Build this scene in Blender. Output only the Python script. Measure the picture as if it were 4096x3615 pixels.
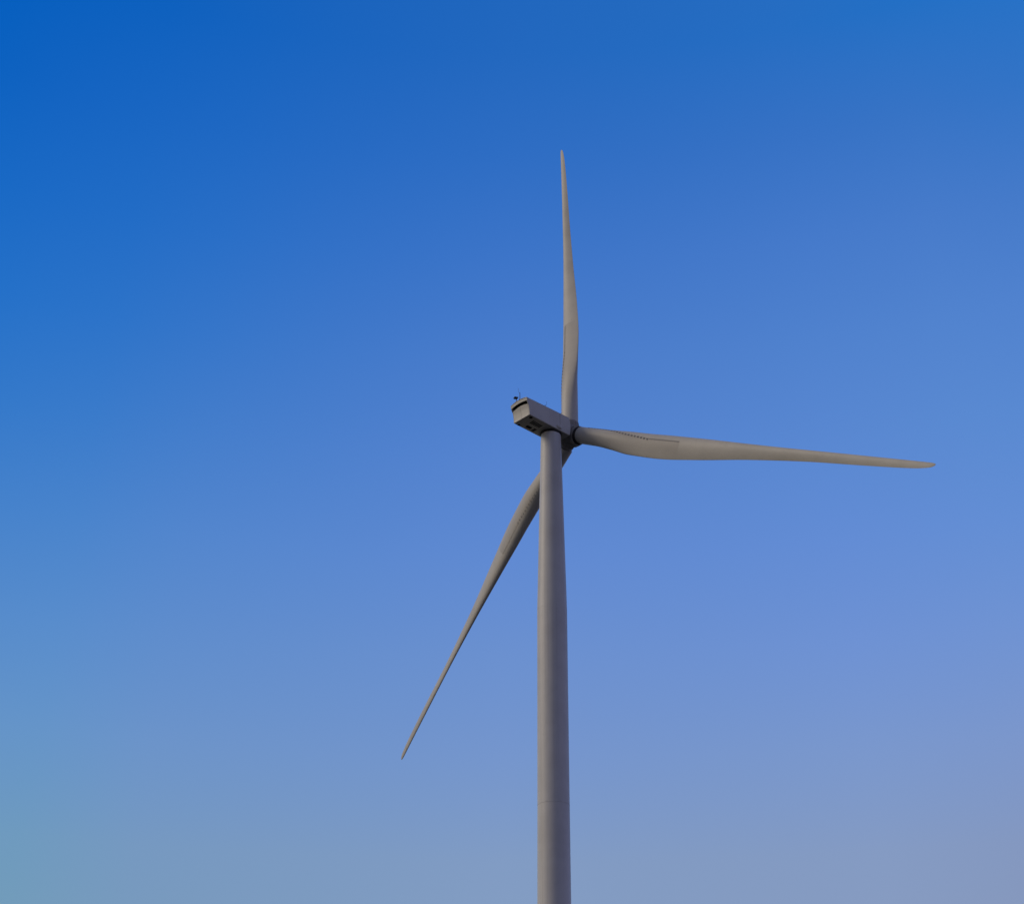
import bpy, bmesh, math, random
from mathutils import Vector, Matrix

# ------------------------------------------------------------------ scene
scene = bpy.context.scene
for o in list(bpy.data.objects):
    bpy.data.objects.remove(o, do_unlink=True)
COL = scene.collection
R = math.radians

# ------------------------------------------------------------------ camera
cam = bpy.data.cameras.new("camera")
cam.sensor_fit = 'HORIZONTAL'
cam.sensor_width = 36.0
cam.lens = 36.0 * 5627.917 / 4096.0
cam.clip_start = 0.5
cam.clip_end = 60000.0
cam_ob = bpy.data.objects.new("camera", cam)
COL.objects.link(cam_ob)
cam_ob.matrix_world = Matrix((
    (0.9995899, 0.0072920, 0.0276910, 0.0),
    (0.0276011, -0.5028672, -0.8639229, -162.5634),
    (0.0076252, 0.8643329, -0.5028623, 1.7),
    (0, 0, 0, 1)))
scene.camera = cam_ob

# ------------------------------------------------------------------ world, sun, exposure
SUN_EL, SUN_AZ = R(31.0), R(-95.0)          # azimuth from +Y towards +X
SUN_STRENGTH = 1.12
scene.view_settings.view_transform = 'Standard'
scene.view_settings.look = 'None'
scene.view_settings.exposure = 0.0
scene.view_settings.gamma = 1.0
scene.view_settings.use_curve_mapping = False

world = bpy.data.worlds.new("World")
scene.world = world
world.use_nodes = True
wt = world.node_tree
wl = wt.links
bg = wt.nodes["Background"]
bg.inputs["Strength"].default_value = 0.1
sky = wt.nodes.new("ShaderNodeTexSky")
sky.sky_type = 'NISHITA'
sky.sun_disc = False
sky.sun_elevation = SUN_EL
sky.sun_rotation = SUN_AZ
geo = wt.nodes.new("ShaderNodeTexCoord")
sep = wt.nodes.new("ShaderNodeSeparateXYZ")
wl.new(geo.outputs["Generated"], sep.inputs[0])


def wmath(op, a, b=None, clamp=False):
    n = wt.nodes.new("ShaderNodeMath")
    n.operation = op
    n.use_clamp = clamp
    for i, v in enumerate((a, b)):
        if v is None:
            continue
        if isinstance(v, (int, float)):
            n.inputs[i].default_value = v
        else:
            wl.new(v, n.inputs[i])
    return n.outputs[0]


elev = wmath('DIVIDE', wmath('ARCSINE', sep.outputs[2]), math.pi / 2, True)
azim = wmath('ARCTAN2', sep.outputs[0], sep.outputs[1])          # 0 along +Y, + towards +X


def wmix(f, a, b):
    n = wt.nodes.new("ShaderNodeMix")
    n.data_type = 'RGBA'
    if isinstance(f, (int, float)):
        n.inputs[0].default_value = f
    else:
        wl.new(f, n.inputs[0])
    for s, v in ((6, a), (7, b)):
        if isinstance(v, tuple):
            n.inputs[s].default_value = (*v, 1)
        else:
            wl.new(v, n.inputs[s])
    return n.outputs[2]


def wramp(stops):
    n = wt.nodes.new("ShaderNodeValToRGB")
    n.color_ramp.interpolation = 'LINEAR'
    e = n.color_ramp.elements
    while len(e) < len(stops):
        e.new(0.5)
    for k, (el, c) in enumerate(stops):
        e[k].position = el / 90.0
        e[k].color = (*c, 1)
    wl.new(elev, n.inputs[0])
    return n.outputs[0]


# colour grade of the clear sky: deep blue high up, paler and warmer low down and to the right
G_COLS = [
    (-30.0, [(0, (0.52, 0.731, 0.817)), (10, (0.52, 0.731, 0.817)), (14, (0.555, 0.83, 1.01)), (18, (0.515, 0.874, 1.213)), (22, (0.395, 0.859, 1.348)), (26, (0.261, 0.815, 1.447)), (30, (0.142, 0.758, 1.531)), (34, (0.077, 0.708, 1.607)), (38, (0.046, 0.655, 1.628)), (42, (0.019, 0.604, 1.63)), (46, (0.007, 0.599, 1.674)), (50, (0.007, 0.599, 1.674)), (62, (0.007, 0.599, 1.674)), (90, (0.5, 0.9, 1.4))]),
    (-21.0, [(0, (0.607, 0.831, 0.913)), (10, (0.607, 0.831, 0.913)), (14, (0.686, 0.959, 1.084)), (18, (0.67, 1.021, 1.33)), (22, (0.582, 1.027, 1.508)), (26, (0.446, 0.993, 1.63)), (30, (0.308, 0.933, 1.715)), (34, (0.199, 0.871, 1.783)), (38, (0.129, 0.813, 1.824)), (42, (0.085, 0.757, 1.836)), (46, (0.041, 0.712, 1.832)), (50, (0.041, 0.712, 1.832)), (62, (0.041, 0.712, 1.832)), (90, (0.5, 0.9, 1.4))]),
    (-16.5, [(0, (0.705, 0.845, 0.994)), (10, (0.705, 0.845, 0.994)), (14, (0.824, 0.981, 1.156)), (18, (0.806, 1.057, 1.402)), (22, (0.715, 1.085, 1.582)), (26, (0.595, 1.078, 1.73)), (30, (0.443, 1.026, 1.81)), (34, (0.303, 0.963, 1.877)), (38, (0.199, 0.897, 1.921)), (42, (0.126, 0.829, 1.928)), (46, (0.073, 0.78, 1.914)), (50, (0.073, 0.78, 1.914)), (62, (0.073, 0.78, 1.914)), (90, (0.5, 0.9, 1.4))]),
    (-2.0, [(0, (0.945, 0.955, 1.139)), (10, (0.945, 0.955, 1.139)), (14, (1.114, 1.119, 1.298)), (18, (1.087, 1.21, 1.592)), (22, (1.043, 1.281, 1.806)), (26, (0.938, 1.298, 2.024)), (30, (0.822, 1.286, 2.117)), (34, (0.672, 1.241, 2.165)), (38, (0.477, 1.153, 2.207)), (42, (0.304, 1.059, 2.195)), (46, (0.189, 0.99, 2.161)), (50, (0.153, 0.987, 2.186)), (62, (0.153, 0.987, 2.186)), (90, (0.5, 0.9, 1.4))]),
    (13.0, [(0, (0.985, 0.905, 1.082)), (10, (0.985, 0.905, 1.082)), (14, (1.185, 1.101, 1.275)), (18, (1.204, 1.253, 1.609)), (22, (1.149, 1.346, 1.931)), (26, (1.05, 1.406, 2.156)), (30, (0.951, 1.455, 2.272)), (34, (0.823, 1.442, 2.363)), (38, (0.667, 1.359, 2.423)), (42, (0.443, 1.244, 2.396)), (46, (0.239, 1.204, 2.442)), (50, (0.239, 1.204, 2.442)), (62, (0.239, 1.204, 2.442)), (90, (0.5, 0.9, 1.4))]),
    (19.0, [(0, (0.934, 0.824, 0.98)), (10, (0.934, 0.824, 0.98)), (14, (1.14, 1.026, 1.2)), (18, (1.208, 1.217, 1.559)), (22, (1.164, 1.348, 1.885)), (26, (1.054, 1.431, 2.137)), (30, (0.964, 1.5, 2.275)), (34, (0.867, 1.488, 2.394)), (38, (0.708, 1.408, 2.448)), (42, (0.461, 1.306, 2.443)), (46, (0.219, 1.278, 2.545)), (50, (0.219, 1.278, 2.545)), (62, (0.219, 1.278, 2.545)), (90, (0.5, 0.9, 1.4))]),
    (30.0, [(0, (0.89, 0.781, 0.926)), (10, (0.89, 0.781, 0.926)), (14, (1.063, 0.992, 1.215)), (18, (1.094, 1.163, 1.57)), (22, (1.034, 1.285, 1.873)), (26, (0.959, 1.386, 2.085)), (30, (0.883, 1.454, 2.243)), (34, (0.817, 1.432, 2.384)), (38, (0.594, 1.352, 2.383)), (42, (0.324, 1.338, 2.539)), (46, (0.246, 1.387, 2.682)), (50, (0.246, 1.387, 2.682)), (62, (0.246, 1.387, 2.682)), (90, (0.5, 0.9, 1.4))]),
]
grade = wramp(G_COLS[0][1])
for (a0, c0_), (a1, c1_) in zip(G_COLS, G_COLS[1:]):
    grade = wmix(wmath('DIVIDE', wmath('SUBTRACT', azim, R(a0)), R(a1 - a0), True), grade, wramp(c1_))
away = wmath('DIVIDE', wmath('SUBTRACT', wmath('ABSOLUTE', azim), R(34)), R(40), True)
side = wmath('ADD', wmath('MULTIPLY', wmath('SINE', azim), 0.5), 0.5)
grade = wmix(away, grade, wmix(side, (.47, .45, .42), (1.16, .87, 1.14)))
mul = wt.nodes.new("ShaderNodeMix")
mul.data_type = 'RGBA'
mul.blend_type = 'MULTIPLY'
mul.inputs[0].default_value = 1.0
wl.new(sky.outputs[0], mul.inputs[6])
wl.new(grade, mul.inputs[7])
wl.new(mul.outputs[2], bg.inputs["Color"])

sun = bpy.data.lights.new("sun", 'SUN')
sun.energy = SUN_STRENGTH
sun.angle = R(20)
sun.color = (1.0, 0.87, 0.70)
sun_ob = bpy.data.objects.new("sun", sun)
COL.objects.link(sun_ob)
sd = Vector((math.sin(SUN_AZ) * math.cos(SUN_EL), math.cos(SUN_AZ) * math.cos(SUN_EL), math.sin(SUN_EL)))
sun_ob.rotation_euler = sd.to_track_quat('Z', 'Y').to_euler()
sun_ob.location = sd * 400


# ------------------------------------------------------------------ helpers
def nmat(name):
    m = bpy.data.materials.new(name)
    m.use_nodes = True
    return m, m.node_tree, m.node_tree.nodes["Principled BSDF"]


def node(t, kind, **kw):
    n = t.nodes.new(kind)
    for k, v in kw.items():
        setattr(n, k, v)
    return n


def smath(t, op, a, b=None, c=None, clamp=False):
    n = t.nodes.new("ShaderNodeMath")
    n.operation = op
    n.use_clamp = clamp
    for i, v in enumerate((a, b, c)):
        if v is None:
            continue
        if isinstance(v, (int, float)):
            n.inputs[i].default_value = v
        else:
            t.links.new(v, n.inputs[i])
    return n.outputs[0]


def sstep(t, x, a, b):
    n = t.nodes.new("ShaderNodeMapRange")
    n.interpolation_type = 'SMOOTHSTEP'
    n.inputs[1].default_value = a
    n.inputs[2].default_value = b
    t.links.new(x, n.inputs[0])
    return n.outputs[0]


def cmix(t, f, a, b, blend='MIX'):
    n = t.nodes.new("ShaderNodeMix")
    n.data_type = 'RGBA'
    n.blend_type = blend
    if isinstance(f, (int, float)):
        n.inputs[0].default_value = f
    else:
        t.links.new(f, n.inputs[0])
    for s, v in ((6, a), (7, b)):
        if isinstance(v, tuple):
            n.inputs[s].default_value = (*v, 1)
        else:
            t.links.new(v, n.inputs[s])
    return n.outputs[2]


def noise(t, scale, detail=4, vec=None, rough=.55):
    n = t.nodes.new("ShaderNodeTexNoise")
    n.inputs["Scale"].default_value = scale
    n.inputs["Detail"].default_value = detail
    n.inputs["Roughness"].default_value = rough
    if vec is not None:
        t.links.new(vec, n.inputs["Vector"])
    return n.outputs[0]


def objvec(t, scale=(1, 1, 1)):
    tc = t.nodes.new("ShaderNodeTexCoord")
    mp = t.nodes.new("ShaderNodeMapping")
    mp.inputs["Scale"].default_value = scale
    t.links.new(tc.outputs["Object"], mp.inputs["Vector"])
    return mp.outputs[0]


def bump(t, b, h, strength, dist):
    n = t.nodes.new("ShaderNodeBump")
    n.inputs["Strength"].default_value = strength
    n.inputs["Distance"].default_value = dist
    t.links.new(h, n.inputs["Height"])
    t.links.new(n.outputs[0], b.inputs["Normal"])


PAINT = (.54, .52, .485)


def paint(name, col=PAINT, rough=.5, vstreak=0.0, dirt=.10):
    m, t, b = nmat(name)
    n1 = noise(t, .35, 5, objvec(t))
    c = cmix(t, sstep(t, n1, .38, .72), col, tuple(v * (1 - dirt) for v in col))
    n2 = noise(t, 6, 4, objvec(t))
    c = cmix(t, smath(t, 'MULTIPLY', sstep(t, n2, .5, .75), .35), c, tuple(v * .9 for v in col))
    if vstreak:
        n3 = noise(t, 1.0, 3, objvec(t, (2.6, 2.6, .03)))
        c = cmix(t, smath(t, 'MULTIPLY', sstep(t, n3, .5, .72), vstreak), c, (col[0] * .72, col[1] * .70, col[2] * .68))
    t.links.new(c, b.inputs["Base Color"])
    t.links.new(smath(t, 'ADD', smath(t, 'MULTIPLY', n2, .18), rough - .09), b.inputs["Roughness"])
    b.inputs["Specular IOR Level"].default_value = .35
    bump(t, b, n2, .06, .02)
    return m


def plain(name, col, rough=.6, metal=0.0):
    m, t, b = nmat(name)
    n = noise(t, 5, 3, objvec(t))
    c = cmix(t, n, tuple(v * .8 for v in col), tuple(v * 1.2 for v in col))
    t.links.new(c, b.inputs["Base Color"])
    b.inputs["Roughness"].default_value = rough
    b.inputs["Metallic"].default_value = metal
    return m


M_TOWER = paint("tower paint", (.585, .575, .58), .48, vstreak=.35)
M_NAC = paint("nacelle gelcoat", (.54, .525, .50), .5, vstreak=.25)
M_PANEL = paint("rear panel gelcoat", (.53, .51, .475), .5, dirt=.06)
M_UNDER = M_NAC
M_HUB = paint("shade-darkened hub paint", (.33, .31, .30), .55, dirt=.25)  # darker than the nacelle: the shade on the hub is put into its colour
M_DARK = plain("black rubber seal", (.012, .012, .013), .7)
M_HOLE = plain("dark opening", (.008, .008, .009), .9)
M_GREY = plain("dark grey plastic", (.10, .095, .09), .6)
M_VANE = plain("vortex vane plastic", (.47, .445, .41), .6)
M_METAL = plain("weathered sensor metal", (.06, .052, .05), .55, .2)
M_SLAT = plain("vent grille", (.035, .033, .033), .7)


def blade_material():
    m, t, b = nmat("blade gelcoat")
    uv = t.nodes.new("ShaderNodeUVMap")
    uv.uv_map = "blade"
    sp = t.nodes.new("ShaderNodeSeparateXYZ")
    t.links.new(uv.outputs[0], sp.inputs[0])
    u, v = sp.outputs[0], sp.outputs[1]
    col = (.55, .525, .487)
    n1 = noise(t, .3, 5, objvec(t))
    c = cmix(t, sstep(t, n1, .4, .7), col, tuple(x * .92 for x in col))
    # dirt collecting behind the vortex generators: streaks that run along the chord
    comb = t.nodes.new("ShaderNodeCombineXYZ")
    t.links.new(smath(t, 'MULTIPLY', u, 420), comb.inputs[0])
    t.links.new(smath(t, 'MULTIPLY', v, 9), comb.inputs[1])
    n3 = noise(t, 1.0, 3, comb.outputs[0])
    along = smath(t, 'MULTIPLY', sstep(t, u, .10, .20), smath(t, 'SUBTRACT', 1, sstep(t, u, .352, .356)))
    chord = smath(t, 'MULTIPLY', sstep(t, v, .08, .27), smath(t, 'SUBTRACT', 1, sstep(t, v, .315, .325)))
    mask = smath(t, 'MULTIPLY', smath(t, 'MULTIPLY', along, chord), smath(t, 'ADD', smath(t, 'MULTIPLY', n3, .8), .25))
    c = cmix(t, smath(t, 'MULTIPLY', mask, .75, clamp=True), c, (.33, .30, .275))
    n4 = noise(t, 2.2, 4, objvec(t))
    c = cmix(t, smath(t, 'MULTIPLY', sstep(t, n4, .52, .75), .3), c, (.42, .395, .36))
    t.links.new(c, b.inputs["Base Color"])
    b.inputs["Roughness"].default_value = .5
    b.inputs["Specular IOR Level"].default_value = .35
    bump(t, b, n4, .05, .02)
    return m


M_BLADE = blade_material()


def link_mesh(name, bm, mat, parent=None, loc=None, smooth=True, angle=None):
    """bm is in world coordinates; loc is the object's origin"""
    loc = Vector(loc) if loc is not None else Vector((0, 0, 0))
    bmesh.ops.translate(bm, verts=bm.verts, vec=-loc)
    bmesh.ops.recalc_face_normals(bm, faces=bm.faces)
    if smooth:
        for f in bm.faces:
            f.smooth = True
        a = R(angle if angle is not None else 40)
        for e in bm.edges:
            if len(e.link_faces) == 2 and e.calc_face_angle(0) > a:
                e.smooth = False
    me = bpy.data.meshes.new(name)
    bm.to_mesh(me)
    bm.free()
    me.materials.append(mat)
    ob = bpy.data.objects.new(name, me)
    COL.objects.link(ob)
    if parent is not None:
        ob.parent = parent
        ob.location = loc - world_loc(parent)
    else:
        ob.location = loc
    return ob


def world_loc(o):
    v = Vector(o.location)
    while o.parent:
        o = o.parent
        v = v + Vector(o.location)
    return v


def loft(bm, rings, closed=True, cap0=False, cap1=False):
    vs = [[bm.verts.new(p) for p in r] for r in rings]
    n = len(rings[0])
    for i in range(len(vs) - 1):
        for j in range(n if closed else n - 1):
            k = (j + 1) % n
            bm.faces.new((vs[i][j], vs[i][k], vs[i + 1][k], vs[i + 1][j]))
    if cap0:
        bm.faces.new(vs[0][::-1])
    if cap1:
        bm.faces.new(vs[-1])
    return vs


def ring(c, ax, rad, n=48, ref=None):
    ax = Vector(ax).normalized()
    ref = Vector(ref) if ref is not None else (Vector((0, 0, 1)) if abs(ax.z) < .9 else Vector((1, 0, 0)))
    p = (ref - ax * ref.dot(ax)).normalized()
    q = ax.cross(p)
    return [Vector(c) + (p * math.cos(2 * math.pi * i / n) + q * math.sin(2 * math.pi * i / n)) * rad for i in range(n)]


def lathe(bm, c, ax, prof, n=48, cap0=True, cap1=True):
    c, ax = Vector(c), Vector(ax).normalized()
    loft(bm, [ring(c + ax * d, ax, r, n) for d, r in prof], True, cap0, cap1)


def tube(bm, pts, rad, n=8):
    pts = [Vector(p) for p in pts]
    if isinstance(rad, (int, float)):
        rad = [rad] * len(pts)
    rings = []
    for i, p in enumerate(pts):
        d = (pts[min(i + 1, len(pts) - 1)] - pts[max(i - 1, 0)]).normalized()
        rings.append(ring(p, d, rad[i], n, ref=(.31, .52, .1) if abs(d.z) > .5 else (0, 0, 1)))
    loft(bm, rings, True, True, True)


def box(bm, c, ex, ey, ez, hx, hy, hz, bev=0.0):
    c = Vector(c)
    g = bmesh.ops.create_cube(bm, size=2.0)
    for v in g['verts']:
        x, y, z = v.co
        v.co = c + ex * (x * hx) + ey * (y * hy) + ez * (z * hz)
    if bev:
        ed = list({e for v in g['verts'] for e in v.link_edges})
        bmesh.ops.bevel(bm, geom=ed, offset=bev, segments=2, affect='EDGES', profile=.5)


def empty(name, loc=(0, 0, 0)):
    o = bpy.data.objects.new(name, None)
    o.location = loc
    COL.objects.link(o)
    return o


# ------------------------------------------------------------------ ground
gm, gt, gb = nmat("dark pasture")
ga = noise(gt, .02, 6, objvec(gt))
gbb = noise(gt, 1.3, 6, objvec(gt))
gc = cmix(gt, sstep(gt, ga, .35, .65), (.014, .016, .008), (.024, .021, .012))
gc = cmix(gt, smath(gt, 'MULTIPLY', gbb, .5), gc, (.010, .012, .007))
gt.links.new(gc, gb.inputs["Base Color"])
gb.inputs["Roughness"].default_value = .95
bump(gt, gb, gbb, .6, .2)
bm = bmesh.new()
rr = [0, 6, 20, 60, 160, 400, 1000, 2500, 6000, 14000]
random.seed(4)
prev = [bm.verts.new((0, 0, 0))]
NG = 48
for r_ in rr[1:]:
    cur = []
    for i in range(NG):
        a_ = 2 * math.pi * i / NG
        h_ = 0 if r_ < 300 else (math.sin(a_ * 3 + r_) * .003 + math.sin(a_ * 5 + 2) * .002) * min(r_, 3000)
        cur.append(bm.verts.new((r_ * math.cos(a_), r_ * math.sin(a_), h_ if r_ < 9000 else h_ - 20)))
    for i in range(NG):
        k = (i + 1) % NG
        if len(prev) == 1:
            bm.faces.new((prev[0], cur[i], cur[k]))
        else:
            bm.faces.new((prev[i], cur[i], cur[k], prev[k]))
    prev = cur
ground = link_mesh("ground", bm, gm, angle=180)
ground["kind"] = "structure"

# ------------------------------------------------------------------ the turbine
H = 100.264
OVER = 3.6726
LB = 56.0
AX = Vector((.72655005, .68693041, .01586325))        # rotor axis, towards the wind
UX = Vector((.68701685, -.72664148, 0.0))             # horizontal, in the rotor plane
VX = Vector((-.0115269, -.01089832, .99987417))       # up, in the rotor plane
N0 = Vector((0, 0, H))
HUB = N0 + AX * OVER
PSI = -5.4357


def NP(s, w, h):
    """nacelle coordinates: along the axis, sideways, up"""
    return N0 + AX * s + UX * w + VX * h


turbine = empty("wind_turbine")
turbine["label"] = "pale grey three-bladed wind turbine on a tall tubular tower seen from behind"
turbine["category"] = "wind turbine"

# ---- tower
ZT, Z1, Z2 = 98.776, 73.25, 48.579
RT, RS, RB = 1.351, 1.872, 1.886


def trad(z):
    if z > Z1:
        return RS + (RT - RS) * (z - Z1) / (ZT - Z1)
    if z > Z2:
        return RB + (RS - RB) * (z - Z2) / (Z1 - Z2)
    return RB + .10 * (Z2 - z) / Z2


prof = []
for k in range(41):
    z = ZT * k / 40
    prof.append((z, trad(z)))
for zz in (Z1, Z2, 24.0):
    gd = .022 if zz < 60 else .010
    for dz, dr in ((-.12, 0), (-.045, 0), (-.04, 0), (-.035, -gd), (.035, -gd), (.04, 0), (.045, 0), (.12, 0)):
        prof.append((zz + dz, trad(zz + dz) + dr))
prof.append((ZT - .03, trad(ZT - .03)))
prof.sort()
prof[-1] = (ZT, RT - .03)
bm = bmesh.new()
lathe(bm, (0, 0, 0), (0, 0, 1), prof, 96)
tower = link_mesh("tower", bm, M_TOWER, turbine, (0, 0, 0), angle=20)

bm = bmesh.new()
lathe(bm, (0, 0, 0), (0, 0, 1), [(ZT - .02, 1.18), (ZT - .01, 1.40), (ZT + .10, 1.44), (ZT + .45, 1.44)], 96)
link_mesh("yaw_bearing", bm, M_DARK, turbine, (0, 0, ZT), angle=40)

# ---- nacelle
W = 1.57


def lerp_tab(tab, x):
    if x <= tab[0][0]:
        return tab[0][1]
    for (x0, y0), (x1, y1) in zip(tab, tab[1:]):
        if x <= x1:
            return y0 + (y1 - y0) * (x - x0) / (x1 - x0)
    return tab[-1][1]


S_REAR = [(-1.0, -5.31), (-.5, -5.32), (.1, -5.385), (.45, -5.46), (.67, -5.53), (.69, -5.655), (1.07, -5.73), (1.55, -5.83)]
S_FRONT = [(-1.34, 1.94), (-1.2, 2.02), (-1.03, 2.08), (-.6, 2.14), (-.18, 2.17), (.4, 2.16), (.83, 2.12), (1.15, 2.03), (1.41, 1.90)]
hb = lambda s: -.95 - .052 * (s + 5.31)
ht = lambda s: 1.53 - .018 * (s + 5.83)
crown = lambda w: .24 * (1 - (w / W) ** 2)


def body_point(w, t, sg, inset=0):
    h0 = -1.0 + t * 2.5
    s = -5.5 + 7.5 * sg
    for _ in range(4):
        h = hb(s) + t * (ht(s) - hb(s))
        s = lerp_tab(S_REAR, h) * (1 - sg) + lerp_tab(S_FRONT, h) * sg
    return s, w, h


outline = []
ts = [1.0, .9, .8, .68, .655, .62, .5, .38, .26, .16, .09, .05]
cr = .10
for t in ts:
    outline.append((W, t))
for k in range(1, 5):
    a_ = R(90) * k / 5
    outline.append((W - cr + cr * math.cos(a_), .05 - .05 * math.sin(a_)))
half = outline[:]
bottom = [(W * x, 0.0) for x in (.9, .6, .3, 0, -.3, -.6, -.9)]
outline = half + bottom + [(-w, t) for w, t in half[::-1]]
sig = [0, .004, .012] + [k / 24 for k in range(1, 24)] + [.985, 1.0]
rings = [[NP(*body_point(w, t, sg)) for w, t in outline] for sg in sig]
bm = bmesh.new()
vs = loft(bm, rings, closed=False)
# front cap, slightly domed
nrow = len(half)
capw = [1, .8, .5, .2, 0, -.2, -.5, -.8, -1]
rows = []
for j, (w, t) in enumerate(half):
    row = []
    for q in capw:
        if abs(q) == 1:
            row.append(vs[-1][j] if q > 0 else vs[-1][len(outline) - 1 - j])
        else:
            s, _, h = body_point(w, t, 1.0)
            row.append(bm.verts.new(NP(s + .10 * (1 - q ** 4), w * q, h + (crown(w * q) if t == 1.0 else 0))))
    rows.append(row)
for a_, b_ in zip(rows, rows[1:]):
    for j in range(len(capw) - 1):
        bm.faces.new((a_[j], a_[j + 1], b_[j + 1], b_[j]))
low = [vs[-1][nrow + k] for k in range(len(bottom))]
bm.faces.new(rows[-1][:] + low[::-1])
nacelle = link_mesh("nacelle", bm, M_NAC, turbine, NP(0, 0, 0), angle=35)
sol = nacelle.modifiers.new("shell", 'SOLIDIFY')
sol.thickness = .06
sol.offset = -1

# roof with its overhanging rear fascia
bm = bmesh.new()
NW = 24
ws = [-(W + .02) + (2 * W + .04) * k / NW for k in range(NW + 1)]


def roof_ring(s, dz=0.0, inset=0.0):
    up = [NP(s, w, ht(s) + crown(w) + .035 + dz) for w in ws]
    dn = [NP(s, w * .985, ht(s) + crown(w) - .025 + dz) for w in ws[::-1]]
    return up + dn


st = [-5.86, -5.84] + [-5.7 + k * .38 for k in range(20)] + [1.86, 1.95]
rr_ = [roof_ring(s) for s in st]
rr_[0] = [NP(-5.865, w, ht(-5.86) + crown(w) + .02) for w in ws] + [NP(-5.865, w * .985, ht(-5.86) + crown(w) - .02) for w in ws[::-1]]
loft(bm, rr_, True, True, True)
roof = link_mesh("roof", bm, M_NAC, nacelle, NP(-2, 0, 1.5), angle=50)

bm = bmesh.new()
grid_o, grid_i = [], []
for h, s in ((1.50, -5.845), (1.30, -5.80), (1.10, -5.76), (1.07, -5.79), (1.05, -5.79)):
    k_ = 1.0 if h > 1.08 else 1.03
    grid_o.append([NP(s, w * k_, h + crown(w)) for w in ws])
    grid_i.append([NP(s + .07, w * k_, h + crown(w)) for w in ws])
a_ = [o_ + i_[::-1] for o_, i_ in zip(grid_o, grid_i)]
loft(bm, a_, True, True, True)
link_mesh("rear_fascia", bm, M_PANEL, nacelle, NP(-5.8, 0, 1.3), angle=35)

# two rear panels with a seam between them
for sgn in (1, -1):
    bm = bmesh.new()
    cols = [.016 + (W - .02 - .016) * k / 10 for k in range(11)]
    outer, inner = [], []
    for t in [k / 12 for k in range(13)]:
        ro, ri = [], []
        for c_ in cols:
            h = (-.93) + t * (.66 + crown(c_) + .93)
            rb = .05 * max(0, (c_ - (W - .14)) / .12) ** 2
            s = lerp_tab(S_REAR, min(h, .66)) - .03 + rb - (.0 if h < .66 else (h - .66) * .25)
            ro.append(NP(s, sgn * c_, h))
            ri.append(NP(s + .05, sgn * c_, h))
        outer.append(ro)
        inner.append(ri)
    loft(bm, [o_ + i_[::-1] for o_, i_ in zip(outer, inner)], True, True, True)
    link_mesh("rear_panel", bm, M_PANEL, nacelle, NP(-5.4, sgn * .8, 0), angle=40)

# black plate added behind the roof slot, its colour standing in for interior shade
bm = bmesh.new()
g0 = [[NP(-5.30 + .1 * (h - .4), w * .95, h + crown(w)) for w in ws] for h in (.45, .9, 1.42)]
g1 = [[NP(-5.22 + .1 * (h - .4), w * .95, h + crown(w)) for w in ws] for h in (.45, .9, 1.42)]
loft(bm, [o_ + i_[::-1] for o_, i_ in zip(g0, g1)], True, True, True)
link_mesh("outlet_shade_plate", bm, M_HOLE, nacelle, NP(-5.3, 0, .9))


# openings under the nacelle
def under(name, mat, s0, s1, w0, w1, bev=.0, thick=.03, n=4):
    bm = bmesh.new()
    c = [(s0, w0), (s1, w0), (s1, w1), (s0, w1)]
    pts = []
    for k, (s, w) in enumerate(c):
        if bev:
            p0, p1 = c[k - 1], c[(k + 1) % 4]
            for q in (p0, p1):
                d = Vector((q[0] - s, q[1] - w)).normalized()
                pts.append((s + d.x * bev, w + d.y * bev))
        else:
            pts.append((s, w))
    loft(bm, [[NP(s, w, hb(s) + .01) for s, w in pts], [NP(s, w, hb(s) - thick) for s, w in pts]], True, True, True)
    return link_mesh(name, mat, None) if False else link_mesh(name, bm, mat, nacelle, NP((s0 + s1) / 2, (w0 + w1) / 2, hb(s0)), angle=30)


bm = bmesh.new()
for k in range(6):
    s = -3.86 + k * .30
    box(bm, NP(s, .42, hb(s) - .012), AX, UX, VX, .085, .40, .016)
link_mesh("vent_louvre", bm, M_HOLE, nacelle, NP(-3.0, .42, hb(-3)))
under("service_hatch", M_HOLE, -3.75, -2.85, -1.05, -.54, .10, .02)
under("access_cover", M_SLAT, -2.58, -2.1, -1.2, -.46, .03, .015)
for (s, w, r0) in ((-4.69, 1.13, .25), (-4.62, -1.33, .2)):
    bm = bmesh.new()
    lathe(bm, NP(s, w, hb(s) + .01), -VX, [(0, r0), (.02, r0), (.025, r0 - .03)], 32)
    link_mesh("round_vent", bm, M_HOLE, nacelle, NP(s, w, hb(s)))

# side blister and the panel joint on both flanks
for sgn in (1, -1):
    bm = bmesh.new()
    g = bmesh.ops.create_uvsphere(bm, u_segments=32, v_segments=20, radius=1.0)
    for v in g['verts']:
        x, y, z = v.co
        v.co = NP(.05 + .50 * x, sgn * (W - .05) + .27 * y, -.74 + .36 * z)
    link_mesh("side_blister", bm, M_NAC, nacelle, NP(.05, sgn * W, -.7))
    bm = bmesh.new()
    pr = []
    for k in range(9):
        h = -.42 + k * (1.44 + .42) / 8
        pr.append((.24, h))
    loft(bm, [[NP(s - .018, sgn * (W - .02), h), NP(s + .018, sgn * (W - .02), h), NP(s + .018, sgn * (W + .003), h), NP(s - .018, sgn * (W + .003), h)] for s, h in pr], True, True, True)
    link_mesh("panel_joint", bm, M_DARK, nacelle, NP(.24, sgn * W, .5), smooth=False)

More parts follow.
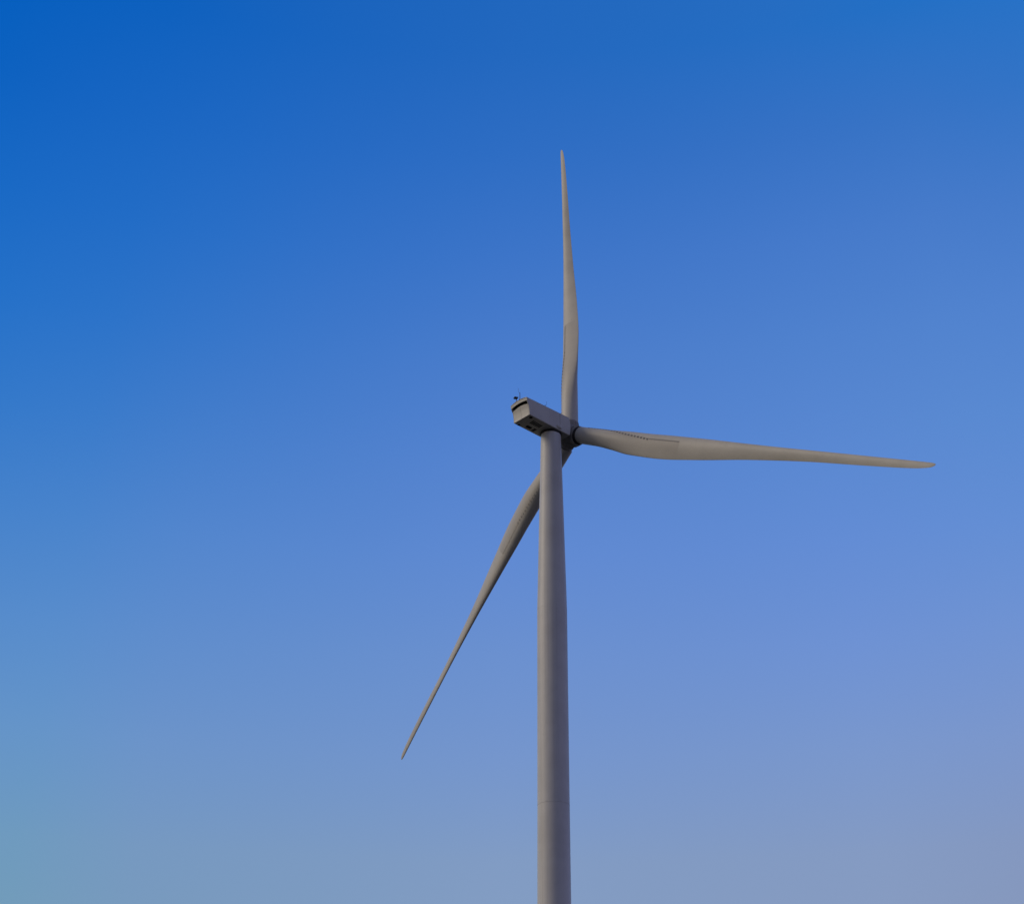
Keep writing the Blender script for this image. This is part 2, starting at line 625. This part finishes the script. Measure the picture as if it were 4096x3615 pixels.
# sensors on the roof
XR = Vector((1, 0, 0))
base = NP(-5.78, -.52, ht(-5.78) + crown(-.52))
bm = bmesh.new()
tube(bm, [base - VX * .05, base + VX * .58], .045, 10)
tube(bm, [base + VX * .30 + XR * .02, base + VX * .52 + XR * .12, base + VX * .58 + XR * .12], .018, 8)
e1 = (AX * .8 + UX * .3).normalized()
e2 = VX.cross(e1).normalized()
box(bm, base + VX * .66 - XR * .06, e1, e2, VX, .27, .25, .045, .01)
box(bm, base + VX * .60 - XR * .16, e1, e2, VX, .12, .16, .07, .01)
link_mesh("wind_sensor", bm, M_METAL, nacelle, base)


def mast(base, h, r0, rod, foot):
    bm = bmesh.new()
    tube(bm, [base - VX * .06, base + VX * .12, base + VX * .2, base + VX * h], [r0 * 1.9 if foot else r0, r0 * 1.3, r0, r0], 10)
    if foot:
        for k in range(3):
            a_ = k * 2.1
            tube(bm, [base + (AX * math.cos(a_) + UX * math.sin(a_)) * .14 - VX * .03, base + VX * .26], .016, 6)
    tube(bm, [base + VX * (h + q) + XR * p for p, q in rod], .014, 8)
    return link_mesh("lightning_mast", bm, M_METAL, nacelle, base)


b0 = NP(-5.80, .22, ht(-5.8) + crown(.22))
mast(b0, 1.12, .042, [(0, -.04), (-.08, .01), (-.17, .05), (-.20, .13), (-.205, .30), (-.205, .68)], True)
b1 = NP(-2.22, 1.30, ht(-2.2) + crown(1.3))
mast(b1, .36, .04, [(0, .0), (.08, -.06), (.14, -.10), (.18, .02), (.2, .22), (.2, .56)], False)

# ---- hub
bm = bmesh.new()
lathe(bm, HUB, AX, [(-1.42, .9), (-1.40, 1.15), (-1.25, 1.30), (-.9, 1.42), (-.4, 1.50), (.2, 1.52), (.8, 1.46), (1.3, 1.28), (1.7, .98), (1.95, .6), (2.05, .2)], 64)
R0 = 2.3117 / 2
dirs = []
for k in range(3):
    ps = R(PSI + 120 * k)
    d = VX * math.cos(ps) + UX * math.sin(ps)
    e = UX * math.cos(ps) - VX * math.sin(ps)
    dirs.append((d, e))
    lathe(bm, HUB, d, [(.5, 1.27), (1.48, 1.28), (1.50, 1.32), (1.76, 1.32), (1.79, 1.29), (1.79, 1.10)], 64)
    # bolted ribs round the socket
    for j in range(18):
        a_ = 2 * math.pi * (j + .5) / 18
        rad = AX * math.cos(a_) + e * math.sin(a_)
        tan = rad.cross(d)
        box(bm, HUB + d * 1.20 + rad * 1.27, rad, tan, d, .06, .05, .2, .012)
hub = link_mesh("hub", bm, M_HUB, turbine, HUB, angle=35)

# ---- blades
KR = [.035, .09, .15, .21, .29, .40, .55, .70, .85, .96, 1.0]
KC = [2.3117, 2.3908, 2.8222, 3.3378, 3.3823, 2.8879, 1.9459, 1.3744, 1.12, .84, .52]
KT = [19.1745, 19.1745, 18.4167, 14.065, 8.8055, 2.2268, -4.4965, -7.3602, -2.103, 3.0673, 8.6951]
KP = [.5713, .4787, .3848, .3338, .3072, .3181, .3352, .3355, .2818, .2408, .2858]
KTH = [1., .86, .62, .46, .36, .29, .25, .22, .2, .18, .18]
KM = [1, .75, .4, .15, .03, 0, 0, 0, 0, 0, 0]
B1, B2, BS = 6.6503, -1.3676, .2981
BG = [-1.5365, -.6794, 2.1304]
BE = [.9566, .4247, -1.1743]


def pch(xk, yk, x):
    n = len(xk)
    h = [xk[i + 1] - xk[i] for i in range(n - 1)]
    d = [(yk[i + 1] - yk[i]) / h[i] for i in range(n - 1)]
    m = [0.0] * n
    m[0], m[-1] = d[0], d[-1]
    for i in range(1, n - 1):
        if d[i - 1] * d[i] > 0:
            w1, w2 = 2 * h[i] + h[i - 1], h[i] + 2 * h[i - 1]
            m[i] = (w1 + w2) / (w1 / d[i - 1] + w2 / d[i])
    i = 0
    while i < n - 2 and x > xk[i + 1]:
        i += 1
    t = (x - xk[i]) / h[i]
    return (2 * t ** 3 - 3 * t ** 2 + 1) * yk[i] + (t ** 3 - 2 * t ** 2 + t) * h[i] * m[i] + (-2 * t ** 3 + 3 * t ** 2) * yk[i + 1] + (t ** 3 - t ** 2) * h[i] * m[i + 1]


def sec(x, sgn, tc, m, sn, cam_=.03):
    """offset towards the suction side, in chords"""
    y = 5 * tc * (.2969 * math.sqrt(max(x, 0)) - .126 * x - .3516 * x * x + .2843 * x ** 3 - .1015 * x ** 4)
    ya = sgn * y * (1.1 if sgn > 0 else .9) + cam_ * 4 * x * (1 - x)
    return (1 - m) * ya + m * .5 * sn


def blade_frame(k, r):
    d, e = dirs[k]
    tw = R(pch(KR, KT, r))
    le = -e * math.cos(tw) + AX * math.sin(tw)
    ns = -AX * math.cos(tw) - e * math.sin(tw)
    o = HUB + d * (r * LB) + AX * (B1 * r + B2 * r * r + BG[k] * r * r) + e * (BS * r * r + BE[k] * r * r)
    return o, le, ns, d


def blade_point(k, r, ang):
    o, le, ns, d = blade_frame(k, r)
    c, pa, tc, m = (pch(KR, q, r) for q in (KC, KP, KTH, KM))
    tipf = 1.0
    if r > .985:
        tipf = math.sqrt(max(0.0, 1 - ((r - .985) / .0155) ** 2))
    x = .5 * (1 + math.cos(ang))
    y = sec(x, 1 if math.sin(ang) > 1e-9 else (-1 if math.sin(ang) < -1e-9 else 0), tc, m, math.sin(ang))
    return o + le * ((pa - pa + (pa - x) * tipf) * c) + ns * (y * c * tipf)


NSEC = 48
stations = [.0325] + [.035 + (.30 - .035) * i / 26 for i in range(27)] + [.30 + .68 * i / 40 for i in range(1, 41)] + [.985, .989, .993, .996, .998, .9995]
blades = []
for k in range(3):
    bm = bmesh.new()
    uvl = bm.loops.layers.uv.new("blade")
    vs = []
    for r in stations:
        vs.append([bm.verts.new(blade_point(k, r, 2 * math.pi * j / NSEC)) for j in range(NSEC)])
    for i in range(len(vs) - 1):
        for j in range(NSEC):
            q = (j + 1) % NSEC
            f = bm.faces.new((vs[i][j], vs[i][q], vs[i + 1][q], vs[i + 1][j]))
            for l, (a_, b_) in zip(f.loops, ((i, j), (i, j + 1), (i + 1, j + 1), (i + 1, j))):
                l[uvl].uv = (stations[a_], b_ / NSEC)
    for rg in (vs[0], vs[-1]):
        f = bm.faces.new(rg)
        for l in f.loops:
            l[uvl].uv = (.035, .9)
    bl = link_mesh("blade", bm, M_BLADE, turbine, HUB, angle=55)
    blades.append(bl)
    # dark pitch bearing gap at the root
    d, e = dirs[k]
    bm = bmesh.new()
    lathe(bm, HUB, d, [(1.74, 1.08), (1.75, 1.215), (1.87, 1.215), (1.905, R0 - .05)], 64)
    link_mesh("pitch_bearing", bm, M_DARK, bl, HUB + d * 1.8, angle=30)
    # vortex generators along the suction side
    XV = [(.05, .18), (.09, .14), (.12, .14), (.155, .20), (.19, .26), (.22, .275), (.26, .315), (.30, .30), (.36, .29)]

    def vane(bm, r, dx, toe, ln, hgt):
        x = lerp_tab(XV, r)
        ang = math.acos(2 * x - 1)
        p = blade_point(k, r, ang)
        pa_ = blade_point(k, r, ang + .02)
        pr_ = blade_point(k, r + .002, ang)
        tch = (pa_ - p).normalized()              # towards the leading edge
        tsp = (pr_ - p).normalized()
        nrm = tsp.cross(tch).normalized()
        o, le, ns, d_ = blade_frame(k, r)
        if nrm.dot(ns) < 0 and abs(nrm.dot(ns)) > .1:
            nrm = -nrm
        if nrm.dot(p - o) < 0:
            nrm = -nrm
        return p + tsp * dx, tch, tsp, nrm

    def fin(bm, c, tch, tsp, nrm, toe, ln, hgt, th=.016):
        a0 = (tch * math.cos(toe) + tsp * math.sin(toe)).normalized()
        sd_ = a0.cross(nrm).normalized()
        prof_ = [c + a0 * ln / 2 - nrm * .03, c - a0 * ln / 2 - nrm * .03, c - a0 * ln / 2 + nrm * hgt, c - a0 * ln * .1 + nrm * hgt * .9]
        A = [bm.verts.new(q + sd_ * th) for q in prof_]
        Bv = [bm.verts.new(q - sd_ * th) for q in prof_]
        bm.faces.new(A)
        bm.faces.new(Bv[::-1])
        for i_ in range(4):
            n_ = (i_ + 1) % 4
            bm.faces.new((A[n_], A[i_], Bv[i_], Bv[n_]))
        return A, Bv

    # inner part: single pairs of vanes on a common foot
    for i in range(21):
        r = .066 + (.260 - .066) * i / 20
        bm = bmesh.new()
        fs = []
        for sg in (-1, 1):
            fr = vane(bm, r, .095 * sg, 0, 0, 0)
            fs.append(fin(bm, *fr, .24 * sg, .42, .07, .011))
        bm.faces.new((fs[0][0][0], fs[0][0][1], fs[1][0][1], fs[1][0][0]))
        link_mesh("vortex_generator", bm, M_VANE, bl, vane(bm, r, 0, 0, 0, 0)[0], smooth=False)
    # outer part: one moulded zigzag strip
    bm = bmesh.new()
    lo, hi, lo2, hi2 = [], [], [], []
    for i in range(73):
        r = .2655 + (.352 - .2655) * i / 72
        c, tch, tsp, nrm = vane(bm, r, 0, 0, 0, 0)
        e_ = .5 if i % 2 else -.5
        q = c + tch * (.2 * e_)
        h_ = .03 if i % 2 == 0 else .008
        lo.append(q - nrm * .03 - tsp * .01)
        hi.append(q + nrm * h_ - tsp * .01)
        lo2.append(q - nrm * .03 + tsp * .01)
        hi2.append(q + nrm * h_ + tsp * .01)
    loft(bm, [list(z) for z in zip(lo, hi, hi2, lo2)], True, True, True)
    link_mesh("vortex_generator_strip", bm, M_VANE, bl, HUB + d * 17, smooth=False)
